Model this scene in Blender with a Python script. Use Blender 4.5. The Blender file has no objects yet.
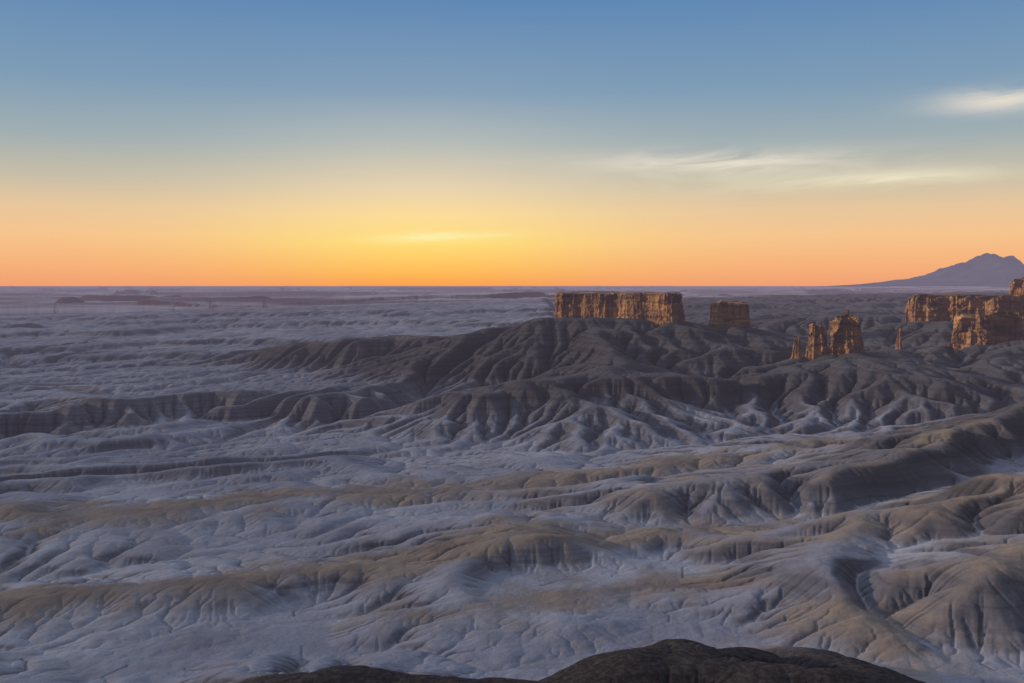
import bpy, math, heapq, time
import numpy as np
T0=time.time()
rng=np.random.RandomState(7)
scene=bpy.context.scene

# ---------------------------------------------------------------- noise
_perm=np.random.RandomState(11).permutation(4096).astype(np.int64)
_val=np.random.RandomState(12).rand(4096)*2-1
def _h(ix,iy,iz):
    a=_perm[ix&4095]; a=_perm[(a+iy)&4095]; a=_perm[(a+iz)&4095]
    return _val[a]
def _h2(ix,iy,s):
    a=_perm[(ix+s)&4095]; a=_perm[(a+iy)&4095]
    return _val[a]
def vn2(x,y,s=0):
    xi=np.floor(x).astype(np.int64); yi=np.floor(y).astype(np.int64)
    fx=x-xi; fy=y-yi
    fx=fx*fx*fx*(fx*(fx*6-15)+10); fy=fy*fy*fy*(fy*(fy*6-15)+10)
    a=_h2(xi,yi,s);b=_h2(xi+1,yi,s);c=_h2(xi,yi+1,s);d=_h2(xi+1,yi+1,s)
    return (a+(b-a)*fx)*(1-fy)+(c+(d-c)*fx)*fy
def fbm2(x,y,o=4,s=0,g=0.5):
    t=0;a=1;n=0
    for i in range(o):
        c,sn=math.cos(i*1.1),math.sin(i*1.1)
        t=t+a*vn2(x*c-y*sn,x*sn+y*c,s+i*37); n+=a; a*=g; x=x*2.03;y=y*2.03
    return t/n*1.6
def vn3(x,y,z):
    xi=np.floor(x).astype(np.int64); yi=np.floor(y).astype(np.int64); zi=np.floor(z).astype(np.int64)
    fx=x-xi; fy=y-yi; fz=z-zi
    fx=fx*fx*(3-2*fx);fy=fy*fy*(3-2*fy);fz=fz*fz*(3-2*fz)
    def L(a,b,t): return a+(b-a)*t
    p=[[[_h(xi+i,yi+j,zi+k) for k in (0,1)] for j in (0,1)] for i in (0,1)]
    return L(L(L(p[0][0][0],p[1][0][0],fx),L(p[0][1][0],p[1][1][0],fx),fy),
             L(L(p[0][0][1],p[1][0][1],fx),L(p[0][1][1],p[1][1][1],fx),fy),fz)
def sstep(a,b,x):
    t=np.clip((x-a)/(b-a),0,1); return t*t*(3-2*t)

# ---------------------------------------------------------------- terrain layout (metres, world)
# ridge: points (x,y,z), half width W, flat crest, exponent, ochre weight
RIDGES=[
 ([(40,1350,90),(62,1335,106),(205,1288,104),(240,1290,86),(280,1300,96),(330,1290,80),(400,1285,78),(520,1330,86),(560,1340,98),(760,1360,100),(1000,1500,110),(1500,1700,112)],270,32,1.15,0.1,1),
 ([(310,1115,60),(345,1120,70),(380,1120,72),(430,1190,68),(468,1200,72),(530,1200,76),(600,1195,82),(720,1190,84),(1000,1250,94)],220,16,1.15,0.1,1),
 ([(324,1120,62),(300,1050,52),(245,975,38),(180,905,20)],90,2,1.1,0.1,1),
 ([(380,1120,68),(395,1010,52),(385,910,28)],95,2,1.1,0.1,1),
 ([(530,1200,74),(520,1080,60),(500,960,38)],110,2,1.1,0.1,1),
 ([(700,1190,80),(680,1050,65),(640,900,46)],120,2,1.1,0.2,1),
 ([(-60,950,24),(-18,985,43),(15,1000,54),(100,1000,56),(185,1008,56),(250,1045,54),(300,1090,58)],95,28,0.9,0.05,2.0),
 ([(80,1005,54),(115,1120,72),(130,1290,100)],190,10,1.1,0.1,1),
 ([(20,1350,82),(-60,1290,60),(-110,1200,44)],100,5,1.2,0.1,1),
 ([(-290,1500,60),(-200,1480,70),(-60,1450,74),(40,1400,82)],120,45,1.1,0.6,1.5),
 ([(-40,1250,56),(-30,1150,44),(-60,1080,36)],70,3,1.2,0.1,1),
 ([(420,1750,84),(560,1720,96),(760,1700,100)],150,50,1.1,0.2,1),
 ([(40,570,10),(105,592,30),(211,612,42),(300,680,49),(390,750,56),(540,820,68),(800,900,78)],90,14,0.9,0.5,2.0),
 ([(211,612,36),(230,700,33),(260,800,27)],80,6,1.1,0.4,1),
 ([(125,470,8),(175,478,25),(225,495,37),(280,505,49),(400,540,62),(600,600,84)],85,14,0.95,0.7,1.8),
 ([(100,372,5),(150,392,19),(200,412,33),(300,425,54),(450,440,74)],85,12,1.0,0.8,1.4),
 ([(-90,246,40),(-30,250,46),(10,252,45),(52,254,54),(80,252,52),(115,240,44),(150,235,36)],110,6,1.3,0.9,1),
 ([(-260,430,7),(-210,450,10),(-130,462,13),(-60,475,14),(20,495,17),(100,512,19),(140,540,18)],55,12,1.0,1.0,1.5),
 ([(-40,405,9),(0,420,12),(50,432,13),(100,430,11)],44,9,1.0,0.9,1.4),
 ([(-420,560,7),(-300,592,9),(-170,625,11),(-30,655,15),(100,690,22),(240,760,30)],70,18,1.0,0.9,1.3),
]
def control(x,y):
    wx=x+18*fbm2(x/80,y/80,3,5); wy=y+18*fbm2(x/80,y/80,3,9)
    r=np.hypot(x,y)
    floor=0.027*(x+260)+0.010*(y-400)+2
    floor=np.where(floor<0,floor*0.6,floor)
    floor=floor+9*sstep(150,420,x)*sstep(650,950,y)
    # scarp lines on the left, each a step up away from the overlook
    e1=np.interp(x,[-900,-600,-350,-150,-90,0],[880,950,1000,1060,1180,1400])
    n1=80*fbm2(x/150,y/150,4,21)
    st=sstep(-16,9,y-e1+n1)
    floor=floor+20*st*np.where(x<120,1,0.3)
    for (yy,hh,amp,sd) in ((1550,9,120,91),(1800,9,130,31),(2150,10,160,51),(2600,10,200,61)):
        floor=floor+hh*sstep(-26,14,y-yy+amp*fbm2(x/300,y/220,4,sd)*1.8+0.12*x)
    # long swells that trend across the valley, steeper toward the overlook
    a=math.radians(16); u=x*math.cos(a)+y*math.sin(a); v=-x*math.sin(a)+y*math.cos(a)
    u2=u+90*fbm2(x/200,y/200,2,77); v2=v+85*fbm2(x/170,y/170,3,88)
    ph=v2/84+0.9*fbm2(u2/240,v2/160,2,101); fr=ph-np.floor(ph)
    saw=np.where(fr<0.3,fr/0.3,1-(fr-0.3)/0.7); saw=saw*saw*(3-2*saw)
    amp=np.clip(0.45+1.3*fbm2(x/190,y/150,2,111),0.05,1.4)*(0.62+0.38*sstep(-200,120,x))
    far=sstep(1100,1500,r)
    floor=floor+10*saw*amp*(1-0.85*far)
    floor=floor+3.0*fbm2(x/70,y/60,4,131)*(1-0.7*far)
    h=floor.copy(); och=np.zeros_like(x)
    for pts,W,flat,p,ow,asy in RIDGES:
        best=np.full(x.shape,-1e9)
        for (x0,y0,z0),(x1,y1,z1) in zip(pts[:-1],pts[1:]):
            dx,dy=x1-x0,y1-y0; L=dx*dx+dy*dy
            t=np.clip(((wx-x0)*dx+(wy-y0)*dy)/L,0,1)
            d=np.hypot(wx-x0-t*dx,wy-y0-t*dy)
            zr=z0+(z1-z0)*t
            dd=np.maximum(d-flat,0)/W
            if asy>1: dd=dd*np.where(wy<y0+t*dy,asy,0.85)
            dd=np.clip(dd,0,1)
            c=floor+(np.maximum(zr-floor,0))*(1-dd)**p
            best=np.maximum(best,c)
            och=np.maximum(och,ow*np.clip(1-d/(W*1.0),0,1))
        h=np.maximum(h,best)
    h=h+3.0*fbm2(x/28,y/28,3,151)*sstep(12,50,h)
    return h,och

TH=math.radians(35); R0,R1=180.0,3400.0
NT,NR=256,616
def grid(nt,nr):
    th=np.linspace(-TH,TH,nt); lr=np.linspace(math.log(R0),math.log(R1),nr)
    r=np.exp(lr)[:,None]; x=r*np.sin(th)[None,:]; y=r*np.cos(th)[None,:]
    return x,y,r*np.ones((1,nt)),(lr[1]-lr[0])
def upsample(a,nr,nt):
    def ax(a,n):
        m=a.shape[0]; p=np.linspace(0,m-1,n); i=np.clip(np.floor(p).astype(int),0,m-2); f=(p-i)[:,None]
        a0=a[np.maximum(i-1,0)];a1=a[i];a2=a[i+1];a3=a[np.minimum(i+2,m-1)]
        return a1+0.5*f*(a2-a0+f*(2*a0-5*a1+4*a2-a3+f*(3*(a1-a2)+a3-a0)))
    return ax(ax(a,nr).T,nt).T
def pflood(h,eps=0.004):
    nr,nt=h.shape; H=h.ravel().tolist(); n=nr*nt
    done=bytearray(n); q=[]
    for i in range(nt):
        for k in (i,(nr-1)*nt+i):
            if not done[k]: done[k]=1; q.append((H[k],k))
    for j in range(nr):
        for k in (j*nt,j*nt+nt-1):
            if not done[k]: done[k]=1; q.append((H[k],k))
    heapq.heapify(q); push=heapq.heappush; pop=heapq.heappop
    offs=(-nt-1,-nt,-nt+1,-1,1,nt-1,nt,nt+1)
    while q:
        z,k=pop(q); ze=z+eps
        for o in offs:
            m=k+o
            if 0<=m<n and not done[m]:
                done[m]=1
                if H[m]<ze: H[m]=ze
                push(q,(H[m],m))
    return np.array(H).reshape(nr,nt)
def flow(h,dist):
    nr,nt=h.shape; idx=np.arange(nr*nt).reshape(nr,nt)
    best=np.zeros_like(h); rc=idx.copy()
    ci=slice(1,-1); c=h[ci,ci]; dc=dist[ci,ci]; b=best[ci,ci]; r=rc[ci,ci]
    for dj in (-1,0,1):
        for di in (-1,0,1):
            if dj==0 and di==0: continue
            nb=h[1+dj:nr-1+dj,1+di:nt-1+di]
            s=(c-nb)/(dc*(1.41421 if dj and di else 1.0))
            m=s>b
            b[m]=s[m]; r[m]=idx[1+dj:nr-1+dj,1+di:nt-1+di][m]
    return rc.ravel()
def accum(rc,area):
    n=rc.size; ar=np.arange(n); act=rc!=ar
    indeg=np.bincount(rc[act],minlength=n).astype(np.int32)
    A=area.copy(); f=np.nonzero((indeg==0)&act)[0]; order=[]
    while f.size:
        order.append(f); r=rc[f]
        np.add.at(A,r,A[f]); np.subtract.at(indeg,r,1)
        nx=r[indeg[r]==0]
        if nx.size>1: nx=np.unique(nx)
        f=nx[act[nx]]
    return A,order
def erode(h,rr,delta,iters,Kt,kap,km,m=0.45,fill=10,Ac=60.0):
    dist=rr*delta; area=(dist*dist).ravel()
    K=Kt/iters*km.ravel(); A=None
    for it in range(iters):
        if it%fill==0: h=pflood(h)
        rc=flow(h,dist); A,order=accum(rc,area)
        nr,nt=h.shape
        jr=np.abs(rc//nt-np.arange(rc.size)//nt); jt=np.abs(rc%nt-np.arange(rc.size)%nt)
        dl=dist.ravel()*np.where((jr+jt)>1,1.41421,1.0)
        F=K*A**m/dl*(A/(A+Ac))
        H=h.ravel().copy()
        for f in reversed(order):
            H[f]=(H[f]+F[f]*H[rc[f]])/(1+F[f])
        h=H.reshape(h.shape)
        c=np.minimum(kap/iters/(dist*dist),0.18)[1:-1,1:-1]
        lap=h[:-2,1:-1]+h[2:,1:-1]+h[1:-1,:-2]+h[1:-1,2:]-4*h[1:-1,1:-1]
        h[1:-1,1:-1]+=c*lap
    return h,A.reshape(h.shape)
def blur(a,n):
    for _ in range(n):
        b=a.copy(); b[1:-1,1:-1]=(a[:-2,1:-1]+a[2:,1:-1]+a[1:-1,:-2]+a[1:-1,2:]+a[1:-1,1:-1])/5; a=b
    return a

x,y,rr,dl=grid(NT,NR)
h,och=control(x,y)
km=1-0.5*sstep(26,50,h)*sstep(800,950,y)       # firmer beds under the cliffs
km=km*(1-0.6*sstep(1350,1700,y)*(1-sstep(0,300,x)))
h[1:-1,1:-1]+=2
for sl in (np.s_[0,:],np.s_[:,0]): h[sl]=h[sl]-5
h,A=erode(h,rr,dl,30,2.1,16,km,Ac=120,fill=6)
print('L0',time.time()-T0)
nt,nr=NT*2,NR*2
x,y,rr,dl=grid(nt,nr); h=upsample(h,nr,nt)+0.7*fbm2(x/10,y/10,3,201); km=upsample(km,nr,nt)
h,A=erode(h,rr,dl,10,0.9,5.5,km,fill=6,Ac=110)
h=h-blur(3.6*sstep(2.7,4.6,np.log10(A)),1)*(1-0.5*sstep(1400,1800,y))
h,A=erode(h,rr,dl,5,0.6,1.2,km,fill=9,Ac=80)
print('L1',time.time()-T0)
nt,nr=NT*4,NR*4
x,y,rr,dl=grid(nt,nr); h=upsample(h,nr,nt)+0.22*fbm2(x/4,y/4,3,211); km=upsample(km,nr,nt)
h,A=erode(h,rr,dl,6,0.7,0.35,km,fill=7,Ac=30)
print('L2',time.time()-T0)
och=upsample(och,nr,nt)
lgA=np.log10(A)
hb=blur(h,12)
gr,gt=np.gradient(hb); slope=np.hypot(gr,gt)/(rr*dl)
cell=np.log10((rr*dl)**2)
# incised thalweg lines
ln=np.maximum(sstep(2.2,3.1,lgA)*0.75,sstep(3.0,4.2,lgA))*sstep(0.0,0.5,lgA-cell-0.9)
wide=np.clip(blur(sstep(3.2,4.6,lgA),10)*3.4,0,1)*(1-sstep(0.12,0.3,slope))
chs=np.clip(np.maximum(np.clip(blur(ln,1)*1.9,0,1),0.55*wide),0,1)
# rills bite deeper on steep faces; washes are entrenched in the floor
ril=np.clip(lgA-np.maximum(cell,0.3)-0.4,0,2.2)
h=h-blur(ril,1)*np.clip(slope,0,0.8)*2.3-blur(2.2*sstep(2.2,4.2,lgA),1)
hb=blur(h,25)
cv=(h-hb)/(rr*dl)
cv=np.clip(0.5+cv*0.2,0,1)
big_=upsample(blur(h[::4,::4],40),nr,nt)
crest=np.clip((h-big_)/8,-1,1)
och=np.clip(och*0.75+np.clip(crest,-0.5,0.8)*0.35*(1-sstep(600,800,y)),0,1)
# outer plain to the horizon
dl2=0.0075; nfar=430
rf=R1*np.exp(np.arange(1,nfar+1)*dl2)[:,None]; th=np.linspace(-TH,TH,nt)[None,:]
xf=rf*np.sin(th); yf=rf*np.cos(th)
hedge=h[-1:,:]
w=np.exp(-(rf-R1)/700)
base=56+14*fbm2(xf/1500,yf/900,6,301)
pl=sstep(0.12,0.2,fbm2(xf/1700,yf/1200,5,311))*24+sstep(0.3,0.35,fbm2(xf/2600,yf/1500,5,321))*32
pl=pl*sstep(3500,4600,rf)*(1-sstep(24000,38000,rf))
hf=hedge*w+(1-w)*(base+pl)
X=np.vstack([x,xf]);Y=np.vstack([y,yf]);Hh=np.vstack([h,hf])
far0=np.zeros_like(xf)
SL=np.vstack([np.clip(slope,0,1),far0+0.05]); OC=np.vstack([och,far0]); CV=np.vstack([cv,far0+0.5])
CHN=np.vstack([chs,far0])

def mesh_from_grid(name,X,Y,Z,attr=None,smooth=True):
    nr,nt=X.shape; n=nr*nt
    co=np.stack([X,Y,Z],-1).reshape(-1,3).astype(np.float32)
    idx=np.arange(n,dtype=np.int32).reshape(nr,nt)
    q=np.stack([idx[:-1,:-1],idx[:-1,1:],idx[1:,1:],idx[1:,:-1]],-1).reshape(-1,4)
    me=bpy.data.meshes.new(name)
    me.vertices.add(n); me.vertices.foreach_set('co',co.ravel())
    me.loops.add(q.size); me.loops.foreach_set('vertex_index',q.ravel())
    me.polygons.add(len(q)); me.polygons.foreach_set('loop_start',np.arange(0,q.size,4,dtype=np.int32))
    me.polygons.foreach_set('use_smooth',np.full(len(q),smooth))
    me.update(calc_edges=True)
    if attr is not None:
        at=me.attributes.new('mask','FLOAT_COLOR','POINT'); at.data.foreach_set('color',attr.astype(np.float32).ravel())
    ob=bpy.data.objects.new(name,me); scene.collection.objects.link(ob)
    return ob
attr=np.stack([SL,OC,CV,CHN],-1)
ground=mesh_from_grid('badlands_ground',X,Y,Hh,attr)
print('mesh',time.time()-T0)

# ---------------------------------------------------------------- node helpers
class NT_:
    def __init__(s,tree): s.t=tree; s.n=tree.nodes; s.l=tree.links
    def new(s,t,**k):
        n=s.n.new(t)
        for a,b in k.items(): setattr(n,a,b)
        return n
    def put(s,sock,v):
        if hasattr(v,'is_output'): s.l.new(v,sock)
        elif v is not None: sock.default_value=v
    def m(s,op,a,b=None,c=None,clamp=False):
        n=s.new('ShaderNodeMath',operation=op,use_clamp=clamp)
        s.put(n.inputs[0],a)
        if b is not None: s.put(n.inputs[1],b)
        if c is not None: s.put(n.inputs[2],c)
        return n.outputs[0]
    def mr(s,v,a,b,c=0.0,d=1.0,it='SMOOTHSTEP'):
        n=s.new('ShaderNodeMapRange',interpolation_type=it); s.put(n.inputs[0],v)
        n.inputs[1].default_value=a;n.inputs[2].default_value=b;n.inputs[3].default_value=c;n.inputs[4].default_value=d
        return n.outputs[0]
    def mix(s,f,a,b,bt='MIX'):
        n=s.new('ShaderNodeMix',data_type='RGBA',blend_type=bt)
        s.put(n.inputs[0],f); s.put(n.inputs[6],a if hasattr(a,'is_output') else (*a,1)); s.put(n.inputs[7],b if hasattr(b,'is_output') else (*b,1))
        return n.outputs[2]
    def noise(s,vec,scale,detail=5,rough=0.55,dist=0.0):
        n=s.new('ShaderNodeTexNoise'); s.put(n.inputs['Vector'],vec)
        n.inputs['Scale'].default_value=scale;n.inputs['Detail'].default_value=detail;n.inputs['Roughness'].default_value=rough;n.inputs['Distortion'].default_value=dist
        return n.outputs['Fac']
    def mapping(s,vec,scale=(1,1,1),rot=(0,0,0)):
        n=s.new('ShaderNodeMapping'); s.put(n.inputs[0],vec); n.inputs['Scale'].default_value=scale; n.inputs['Rotation'].default_value=rot
        return n.outputs[0]
    def ramp(s,f,stops,interp='LINEAR'):
        n=s.new('ShaderNodeValToRGB'); s.put(n.inputs[0],f); cr=n.color_ramp; cr.interpolation=interp
        while len(cr.elements)<len(stops): cr.elements.new(0.5)
        for e,(p,c) in zip(cr.elements,stops): e.position=p; e.color=(*c,1)
        return n.outputs[0]
def lin(r,g,b):
    f=lambda c:(c/255/12.92) if c/255<=0.04045 else ((c/255+0.055)/1.055)**2.4
    return (f(r),f(g),f(b))
def newmat(name):
    m=bpy.data.materials.new(name); m.use_nodes=True; m.node_tree.nodes.clear(); return m,NT_(m.node_tree)
def finish(m,N,col,rough,bump,haze=True,hs=10500.0,bstr=0.6,bdist=1.0):
    bs=N.new('ShaderNodeBsdfDiffuse'); N.put(bs.inputs['Color'],col); bs.inputs['Roughness'].default_value=0.6
    if bump is not None:
        b=N.new('ShaderNodeBump'); b.inputs['Strength'].default_value=bstr; b.inputs['Distance'].default_value=bdist
        N.put(b.inputs['Height'],bump); N.l.new(b.outputs[0],bs.inputs['Normal'])
    out=N.new('ShaderNodeOutputMaterial')
    # aerial haze painted in: emissive tint grows with distance from the overlook (world position)
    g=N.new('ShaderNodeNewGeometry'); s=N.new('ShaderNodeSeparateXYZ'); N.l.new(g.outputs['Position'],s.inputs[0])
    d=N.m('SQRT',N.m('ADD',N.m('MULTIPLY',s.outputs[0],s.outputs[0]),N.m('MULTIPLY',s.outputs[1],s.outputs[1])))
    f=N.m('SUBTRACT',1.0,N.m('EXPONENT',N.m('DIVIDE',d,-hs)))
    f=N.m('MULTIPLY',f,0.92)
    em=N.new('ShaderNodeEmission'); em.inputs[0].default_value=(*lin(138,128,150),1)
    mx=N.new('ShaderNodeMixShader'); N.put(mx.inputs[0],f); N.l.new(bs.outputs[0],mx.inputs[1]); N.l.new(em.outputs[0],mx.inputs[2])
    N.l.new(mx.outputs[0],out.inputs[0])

# ground material
mg,N=newmat('badlands_clay')
geo=N.new('ShaderNodeNewGeometry'); pos=geo.outputs['Position']
sp=N.new('ShaderNodeSeparateXYZ'); N.l.new(pos,sp.inputs[0])
sn=N.new('ShaderNodeSeparateXYZ'); N.l.new(geo.outputs['Normal'],sn.inputs[0])
at=N.new('ShaderNodeAttribute',attribute_name='mask'); sa=N.new('ShaderNodeSeparateColor'); N.l.new(at.outputs['Color'],sa.inputs[0])
slo,oc,cvx,chm=sa.outputs[0],sa.outputs[1],sa.outputs[2],at.outputs['Alpha']
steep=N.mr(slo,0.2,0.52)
big=N.noise(pos,0.006,3,0.6); med=N.noise(pos,0.04,4,0.6); fine=N.noise(pos,0.6,3,0.65)
col=N.mix(N.mr(big,0.4,0.62),lin(152,150,158),lin(176,173,177))
col=N.mix(N.m('MULTIPLY',N.mr(med,0.42,0.66),0.5),col,lin(136,130,134))
# strata: beds that follow height
zz=N.m('ADD',sp.outputs[2],N.m('MULTIPLY',big,14.0))
cz=N.new('ShaderNodeCombineXYZ'); N.put(cz.inputs[2],zz)
beds=N.noise(cz.outputs[0],0.17,3,0.7)
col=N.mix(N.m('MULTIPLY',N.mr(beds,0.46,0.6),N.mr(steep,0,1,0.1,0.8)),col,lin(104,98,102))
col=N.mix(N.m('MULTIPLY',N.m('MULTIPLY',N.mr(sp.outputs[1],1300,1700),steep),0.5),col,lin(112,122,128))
# steep shale faces darker than wash-dusted flats, plus painted shade on the right side
east_shade=N.mr(sp.outputs[0],-50,250)
col=N.mix(N.m('MULTIPLY',steep,N.m('MULTIPLY_ADD',east_shade,0.28,0.5)),col,lin(87,84,88))
# higher slopes: brown-grey shale, darkened further by shade put into the colour
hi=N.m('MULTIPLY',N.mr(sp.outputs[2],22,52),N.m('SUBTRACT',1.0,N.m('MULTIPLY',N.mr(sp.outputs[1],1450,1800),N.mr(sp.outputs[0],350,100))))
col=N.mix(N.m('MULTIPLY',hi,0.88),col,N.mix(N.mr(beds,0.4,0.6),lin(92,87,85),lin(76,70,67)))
# ochre gravel caps on gentle convex crests
capn=N.mr(N.m('ADD',oc,N.m('MULTIPLY',N.m('SUBTRACT',N.noise(pos,0.02,5,0.65),0.5),1.5)),0.2,0.7)
cap=N.m('MULTIPLY',capn,N.mr(slo,0.6,0.25,0.1,1.0))
col=N.mix(N.m('MULTIPLY',cap,0.9),col,N.mix(N.mr(med,0.35,0.65),lin(122,103,88),lin(156,137,117)))
# spur below the overlook: shadow painted in as dark grey-brown
spur_shade=N.m('MULTIPLY',N.mr(sp.outputs[1],340,290),N.mr(sp.outputs[2],12,30))
col=N.mix(N.m('MULTIPLY',spur_shade,0.93),col,N.mix(N.mr(fine,0.4,0.6),lin(42,38,38),lin(66,60,56)))
# wash sediment and vegetation specks
col=N.mix(N.m('MULTIPLY',chm,0.82),col,lin(80,69,61))
col=N.mix(N.m('MULTIPLY',N.mr(fine,0.52,0.72),0.25),col,lin(96,92,90))
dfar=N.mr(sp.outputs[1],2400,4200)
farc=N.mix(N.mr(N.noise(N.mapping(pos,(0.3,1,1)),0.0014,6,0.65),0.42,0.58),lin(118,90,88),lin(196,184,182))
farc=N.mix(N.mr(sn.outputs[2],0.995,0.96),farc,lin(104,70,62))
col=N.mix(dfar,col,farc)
bump=N.m('ADD',N.m('MULTIPLY',N.noise(pos,0.35,5,0.62),1.6),N.m('MULTIPLY',N.noise(pos,3.0,1,0.6),0.2))
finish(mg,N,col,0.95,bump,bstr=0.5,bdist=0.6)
ground.data.materials.append(mg)

# rock material
mr_,N=newmat('sandstone_cliff')
geo=N.new('ShaderNodeNewGeometry'); pos=geo.outputs['Position']
sp=N.new('ShaderNodeSeparateXYZ'); N.l.new(pos,sp.inputs[0])
sn=N.new('ShaderNodeSeparateXYZ'); N.l.new(geo.outputs['Normal'],sn.inputs[0])
n1=N.noise(pos,0.05,5,0.65); strk=N.noise(N.mapping(pos,(1,1,0.2)),0.2,5,0.7)
beds=N.noise(N.mapping(pos,(0.15,0.15,1)),0.15,4,0.6)
col=N.mix(N.mr(n1,0.35,0.65),lin(226,174,112),lin(180,132,92))
col=N.mix(N.m('MULTIPLY',N.mr(strk,0.48,0.68),0.65),col,lin(88,66,56))
col=N.mix(N.m('MULTIPLY',N.mr(beds,0.48,0.6),0.7),col,lin(108,80,66))
col=N.mix(N.m('MULTIPLY',N.mr(sn.outputs[2],0.7,0.95),0.7),col,lin(138,118,94))
bump=N.m('ADD',N.noise(pos,0.5,6,0.65),strk)
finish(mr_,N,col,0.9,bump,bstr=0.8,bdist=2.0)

# ---------------------------------------------------------------- cliffs
import bmesh
def rock(name,outline,z0,z1,tiers,taper=0.12,rough=1.0,rim=2.0,step=1.1,seed=0,dome=0.0,flare=0.05):
    P=np.array(outline,float); Q=np.vstack([P,P[:1]])
    L=np.r_[0,np.cumsum(np.hypot(*np.diff(Q,axis=0).T))]
    n=int(L[-1]/step); s=np.linspace(0,L[-1],n,endpoint=False)
    px=np.interp(s,L,Q[:,0]); py=np.interp(s,L,Q[:,1])
    k=max(1,int(3/step))
    for _ in range(k*2): px=(np.roll(px,1)+px*2+np.roll(px,-1))/4; py=(np.roll(py,1)+py*2+np.roll(py,-1))/4
    tx=np.roll(px,-1)-np.roll(px,1); ty=np.roll(py,-1)-np.roll(py,1); l=np.hypot(tx,ty)
    nx,ny=ty/l,-tx/l
    cx,cy=px.mean(),py.mean()
    if ((px-cx)*nx+(py-cy)*ny).mean()<0: nx,ny=-nx,-ny
    m=int((z1-z0)/0.9); rows=[]
    H=z1-z0
    top=z1+rim*2.0*vn3(px/13+seed,py/13,px*0+seed)+rim*1.2*vn3(px/4+seed,py/4,px*0)-rim*1.5*sstep(0.45,0.6,np.abs(vn3(px/7,py/7+seed,px*0+3)))
    for j in range(m+1):
        t=j/m; z=z0+(top-z0)*t
        off=0.0
        for (tt,dd) in tiers: off=off-dd*sstep(tt-0.02,tt+0.02,t+0.05*vn3(px/12,py/12,px*0+seed))
        off=off+(1-t)**2*H*flare
        off=off-taper*H*t
        off=off-1.5*max(0,(t-0.95)/0.05)**2
        zz=z+seed*13
        col_=-3.6*np.abs(vn3(px/9+seed,py/9,zz/70))-2.2*np.abs(vn3(px/3.6,py/3.6+seed,zz/30))-2.0*sstep(0.35,0.5,vn3(px/5,py/5,zz/45+seed))
        big=4.0*vn3(px/22,py/22,zz/60+seed)
        bed=0.9*vn3(px/30,py/30,zz/3.0)+0.5*vn3(px/20,py/20,zz/1.2)
        fin=0.9*vn3(px/1.8,py/1.8,zz/2.2)+1.0*vn3(px/4,py/4,zz/5)
        o=off+rough*(col_+big+bed+fin)
        rows.append(np.stack([px+nx*o,py+ny*o,z],-1))
    last=rows[-1]; c=np.array([cx,cy])
    for f in (0.94,0.86,0.74,0.6,0.45,0.3,0.15,0.03):
        xy=c+(last[:,:2]-c)*f
        z=(z1-0.5)*(1-f)+last[:,2]*f+dome*(1-f*f)+rim*0.6*vn3(xy[:,0]/5,xy[:,1]/5,xy[:,0]*0+seed)
        rows.append(np.column_stack([xy,z]))
    V=np.vstack(rows); R=len(rows); faces=[]
    i=np.arange(n); i2=(i+1)%n
    for j in range(R-1):
        a=j*n
        faces.append(np.stack([a+i,a+i2,a+n+i2,a+n+i],-1))
    F=np.vstack(faces).tolist(); F.append([(R-1)*n+k for k in range(n)])
    me=bpy.data.meshes.new(name); me.from_pydata(V.tolist(),[],F); me.update()
    ob=bpy.data.objects.new(name,me); scene.collection.objects.link(ob); me.materials.append(mr_)
    bm=bmesh.new(); bm.from_mesh(me); bmesh.ops.recalc_face_normals(bm,faces=bm.faces); bm.to_mesh(me); bm.free()
    return ob
def ell(cx,cy,a,b,rot=0,n=24,j=0.12,seed=0):
    r=np.random.RandomState(seed); o=[]
    for k in range(n):
        t=2*math.pi*k/n; q=1+j*(r.rand()*2-1); u,v=a*q*math.cos(t),b*q*math.sin(t)
        o.append((cx+u*math.cos(rot)-v*math.sin(rot),cy+u*math.sin(rot)+v*math.cos(rot)))
    return o
rock('sandstone_mesa',[(54,1352),(53,1332),(63,1318),(88,1322),(104,1314),(118,1306),(136,1304),(150,1292),(172,1284),(186,1270),(204,1264),(218,1272),(223,1290),(206,1308),(190,1322),(160,1330),(130,1346),(100,1352),(78,1362)],76,139,[(0.6,1.6),(0.82,1.2)],0.02,1.0,0.9,seed=1)
rock('sandstone_butte',ell(281,1300,32,24,0.2,14,0.1,3),66,127,[(0.6,1.6)],0.05,0.9,1.2,seed=2,dome=1)
rock('rock_spire',ell(374,1120,22,15,0,10,0.15,4),44,111,[(0.6,1.6),(0.85,3.6)],0.09,0.9,3.5,step=0.8,seed=3,dome=2)
rock('rock_spire',ell(344,1121,18,13,0,10,0.15,5),44,104,[(0.6,1.6),(0.85,2)],0.09,0.8,3.0,step=0.8,seed=4,dome=1)
rock('rock_spire',ell(321,1120,11,10,0,10,0.1,6),42,89,[(0.6,1.4)],0.10,0.5,1.5,step=0.8,seed=5)
rock('rock_spire',ell(468,1200,7,6,0,8,0.1,7),42,97,[(0.6,1.0)],0.05,0.4,1.5,step=0.7,seed=6)
rock('sandstone_mesa',[(528,1350),(532,1332),(556,1322),(580,1330),(610,1318),(640,1310),(680,1318),(720,1300),(780,1310),(850,1330),(860,1370),(760,1400),(640,1392),(560,1376)],64,134,[(0.5,2.5),(0.8,2)],0.04,1.2,2.2,seed=8)
rock('sandstone_mesa',[(735,1480),(760,1450),(830,1440),(950,1460),(960,1560),(820,1570),(750,1530)],76,156,[(0.5,3),(0.8,2)],0.06,1.3,5,step=1.4,seed=9)
rock('sandstone_butte',[(528,1210),(550,1190),(585,1194),(610,1200),(640,1184),(690,1186),(740,1200),(745,1226),(690,1240),(620,1236),(550,1230)],48,110,[(0.5,2.5),(0.75,2.5)],0.06,1.2,3.0,seed=10)
print('rocks',time.time()-T0)

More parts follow.
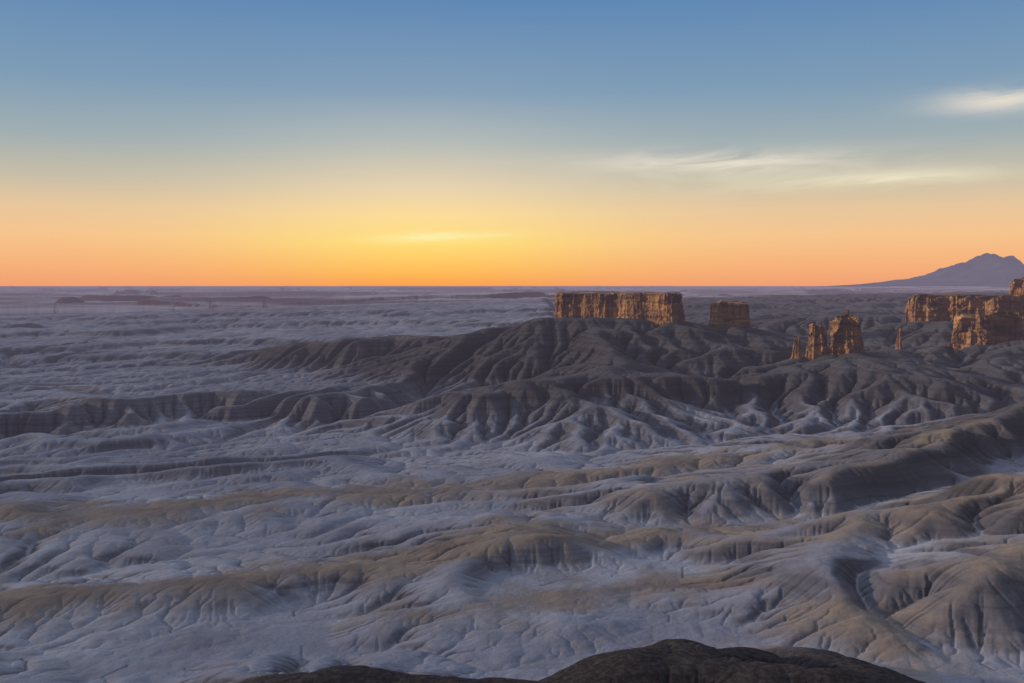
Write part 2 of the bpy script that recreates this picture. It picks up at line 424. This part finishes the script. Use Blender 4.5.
# ---------------------------------------------------------------- far mountain
D=45000.0
ux=np.linspace(9000,36000,420); uy=np.linspace(D-7000,D+7000,120)
MX,MY=np.meshgrid(ux,uy)
prof=np.interp(MX,[9000,13500,16000,18300,19500,20600,21000,21350,21700,22100,22500,23000,23800,25000,30000,36000],[-100,0,180,480,900,1250,1500,1650,1700,1480,1420,1180,1250,900,300,-100])
fall=np.clip(1-np.abs(MY-D)/6500,0,1)
rid=1-np.abs(fbm2(MX/1400,MY/1600,5,401))*1.6
MZ=prof*fall**1.2*(0.86+0.14*rid)+fall*prof*0.06*fbm2(MX/500,MY/500,3,411)+40
mt=mesh_from_grid('mountain',MX,MY,MZ)
mm,N=newmat('mountain_rock')
geo=N.new('ShaderNodeNewGeometry')
col=N.mix(N.mr(N.noise(geo.outputs['Position'],0.0012,5,0.6),0.4,0.6),lin(86,84,94),lin(66,66,80))
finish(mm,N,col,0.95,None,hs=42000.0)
mt.data.materials.append(mm)

# ---------------------------------------------------------------- sky
world=bpy.data.worlds.new('sky'); scene.world=world; world.use_nodes=True
world.node_tree.nodes.clear(); N=NT_(world.node_tree)
tc=N.new('ShaderNodeTexCoord'); nv=N.new('ShaderNodeVectorMath',operation='NORMALIZE'); N.l.new(tc.outputs['Generated'],nv.inputs[0])
s=N.new('ShaderNodeSeparateXYZ'); N.l.new(nv.outputs[0],s.inputs[0]); sx,sy,sz=s.outputs
el=N.m('MULTIPLY',N.m('ARCSINE',sz),57.2958); az=N.m('MULTIPLY',N.m('ARCTAN2',sx,sy),57.2958)
f=N.m('DIVIDE',el,60.0,clamp=True)
p=lambda e:e/60.0
sky=N.ramp(f,[(0,lin(240,160,116)),(p(1.0),lin(246,176,122)),(p(2.7),lin(246,196,142)),(p(4.2),lin(230,198,158)),(p(5.6),lin(200,190,168)),(p(7.8),lin(160,174,178)),(p(10.8),lin(126,156,182)),(p(16),lin(92,134,180)),(p(30),lin(116,138,172)),(1,lin(142,152,172))])
glow=N.ramp(f,[(0,lin(252,162,80)),(p(0.8),lin(255,190,90)),(p(2.4),lin(255,222,122)),(p(4.0),lin(252,220,154)),(p(5.6),lin(230,210,176)),(p(8),lin(182,188,184)),(p(10.8),lin(134,160,184)),(p(16),lin(92,134,180)),(p(30),lin(116,138,172)),(1,lin(142,152,172))])
da=N.m('DIVIDE',N.m('SUBTRACT',az,-5.0),11.0)
gf=N.m('EXPONENT',N.m('MULTIPLY',N.m('MULTIPLY',da,da),-1.0))
c=N.mix(gf,sky,glow)
# thin cirrus
cv_=N.new('ShaderNodeCombineXYZ'); N.put(cv_.inputs[0],N.m('MULTIPLY',az,0.16)); N.put(cv_.inputs[1],N.m('MULTIPLY',N.m('ADD',el,N.m('MULTIPLY',az,-0.04)),1.0))
cn=N.noise(cv_.outputs[0],0.9,6,0.6,0.6); cn2=N.mr(cn,0.28,0.62)
tot=None
for (a0,e0,wa,we,st,tilt) in ((26,9.4,3.0,0.6,1.0,0.02),(11,6.9,5.5,0.5,0.95,-0.01),(20.5,5.6,5.0,0.4,0.9,0.03),(-4,2.75,3.2,0.25,1.5,0.03),(14,6.2,9,1.2,0.4,0)):
    u=N.m('SUBTRACT',az,a0); v=N.m('SUBTRACT',N.m('SUBTRACT',el,e0),N.m('MULTIPLY',u,tilt))
    uu=N.m('DIVIDE',u,wa); vv=N.m('DIVIDE',v,we)
    g=N.m('MULTIPLY',N.m('EXPONENT',N.m('MULTIPLY',N.m('ADD',N.m('MULTIPLY',uu,uu),N.m('MULTIPLY',vv,vv)),-1.0)),st)
    tot=g if tot is None else N.m('ADD',tot,g)
cl=N.m('MULTIPLY',tot,cn2,clamp=True)
ccol=N.mix(N.mr(el,1.5,8),lin(255,238,160),lin(226,218,206))
c=N.mix(cl,c,ccol)
# dusk dome: still bright toward the sunset side, dark behind the overlook
cosd=N.m('MULTIPLY_ADD',sy,0.62,N.m('MULTIPLY',sx,-0.72))
side=N.mr(cosd,-0.6,0.9,0.12,5.8)
up=N.m('ADD',1.0,N.m('MULTIPLY',N.mr(el,17,40),N.m('SUBTRACT',side,1.0)))
behind=N.mr(sy,-0.2,0.3,0.25,1.0)
cm=N.new('ShaderNodeVectorMath',operation='SCALE'); N.l.new(c,cm.inputs[0]); N.put(cm.inputs[3],N.m('MULTIPLY',up,behind))
belowf=N.mr(el,-0.6,-0.1)
fin=N.mix(belowf,lin(60,56,60),cm.outputs[0])
bg=N.new('ShaderNodeBackground'); N.l.new(fin,bg.inputs[0]); bg.inputs[1].default_value=1.0
wo=N.new('ShaderNodeOutputWorld'); N.l.new(bg.outputs[0],wo.inputs[0])

# low warm light added from the left for the cliffs, away from the sunset
sd=bpy.data.lights.new('left_light','SUN'); sd.energy=2.2; sd.angle=math.radians(2.0); sd.color=(1.0,0.82,0.66)
so=bpy.data.objects.new('left_light',sd); scene.collection.objects.link(so)
saz=math.radians(-93); sel=math.radians(10)
from mathutils import Vector
dirv=Vector((math.sin(saz)*math.cos(sel),math.cos(saz)*math.cos(sel),math.sin(sel)))
so.rotation_euler=dirv.to_track_quat('Z','Y').to_euler()

cam=bpy.data.cameras.new('camera'); co=bpy.data.objects.new('camera',cam); scene.collection.objects.link(co)
cam.lens=35; cam.sensor_width=36; cam.clip_start=1; cam.clip_end=200000
co.location=(0,0,150); co.rotation_euler=(math.radians(90-3.25),0,0)
scene.camera=co
scene.view_settings.view_transform='Standard'; scene.view_settings.look='None'; scene.view_settings.exposure=0
print('done',time.time()-T0)
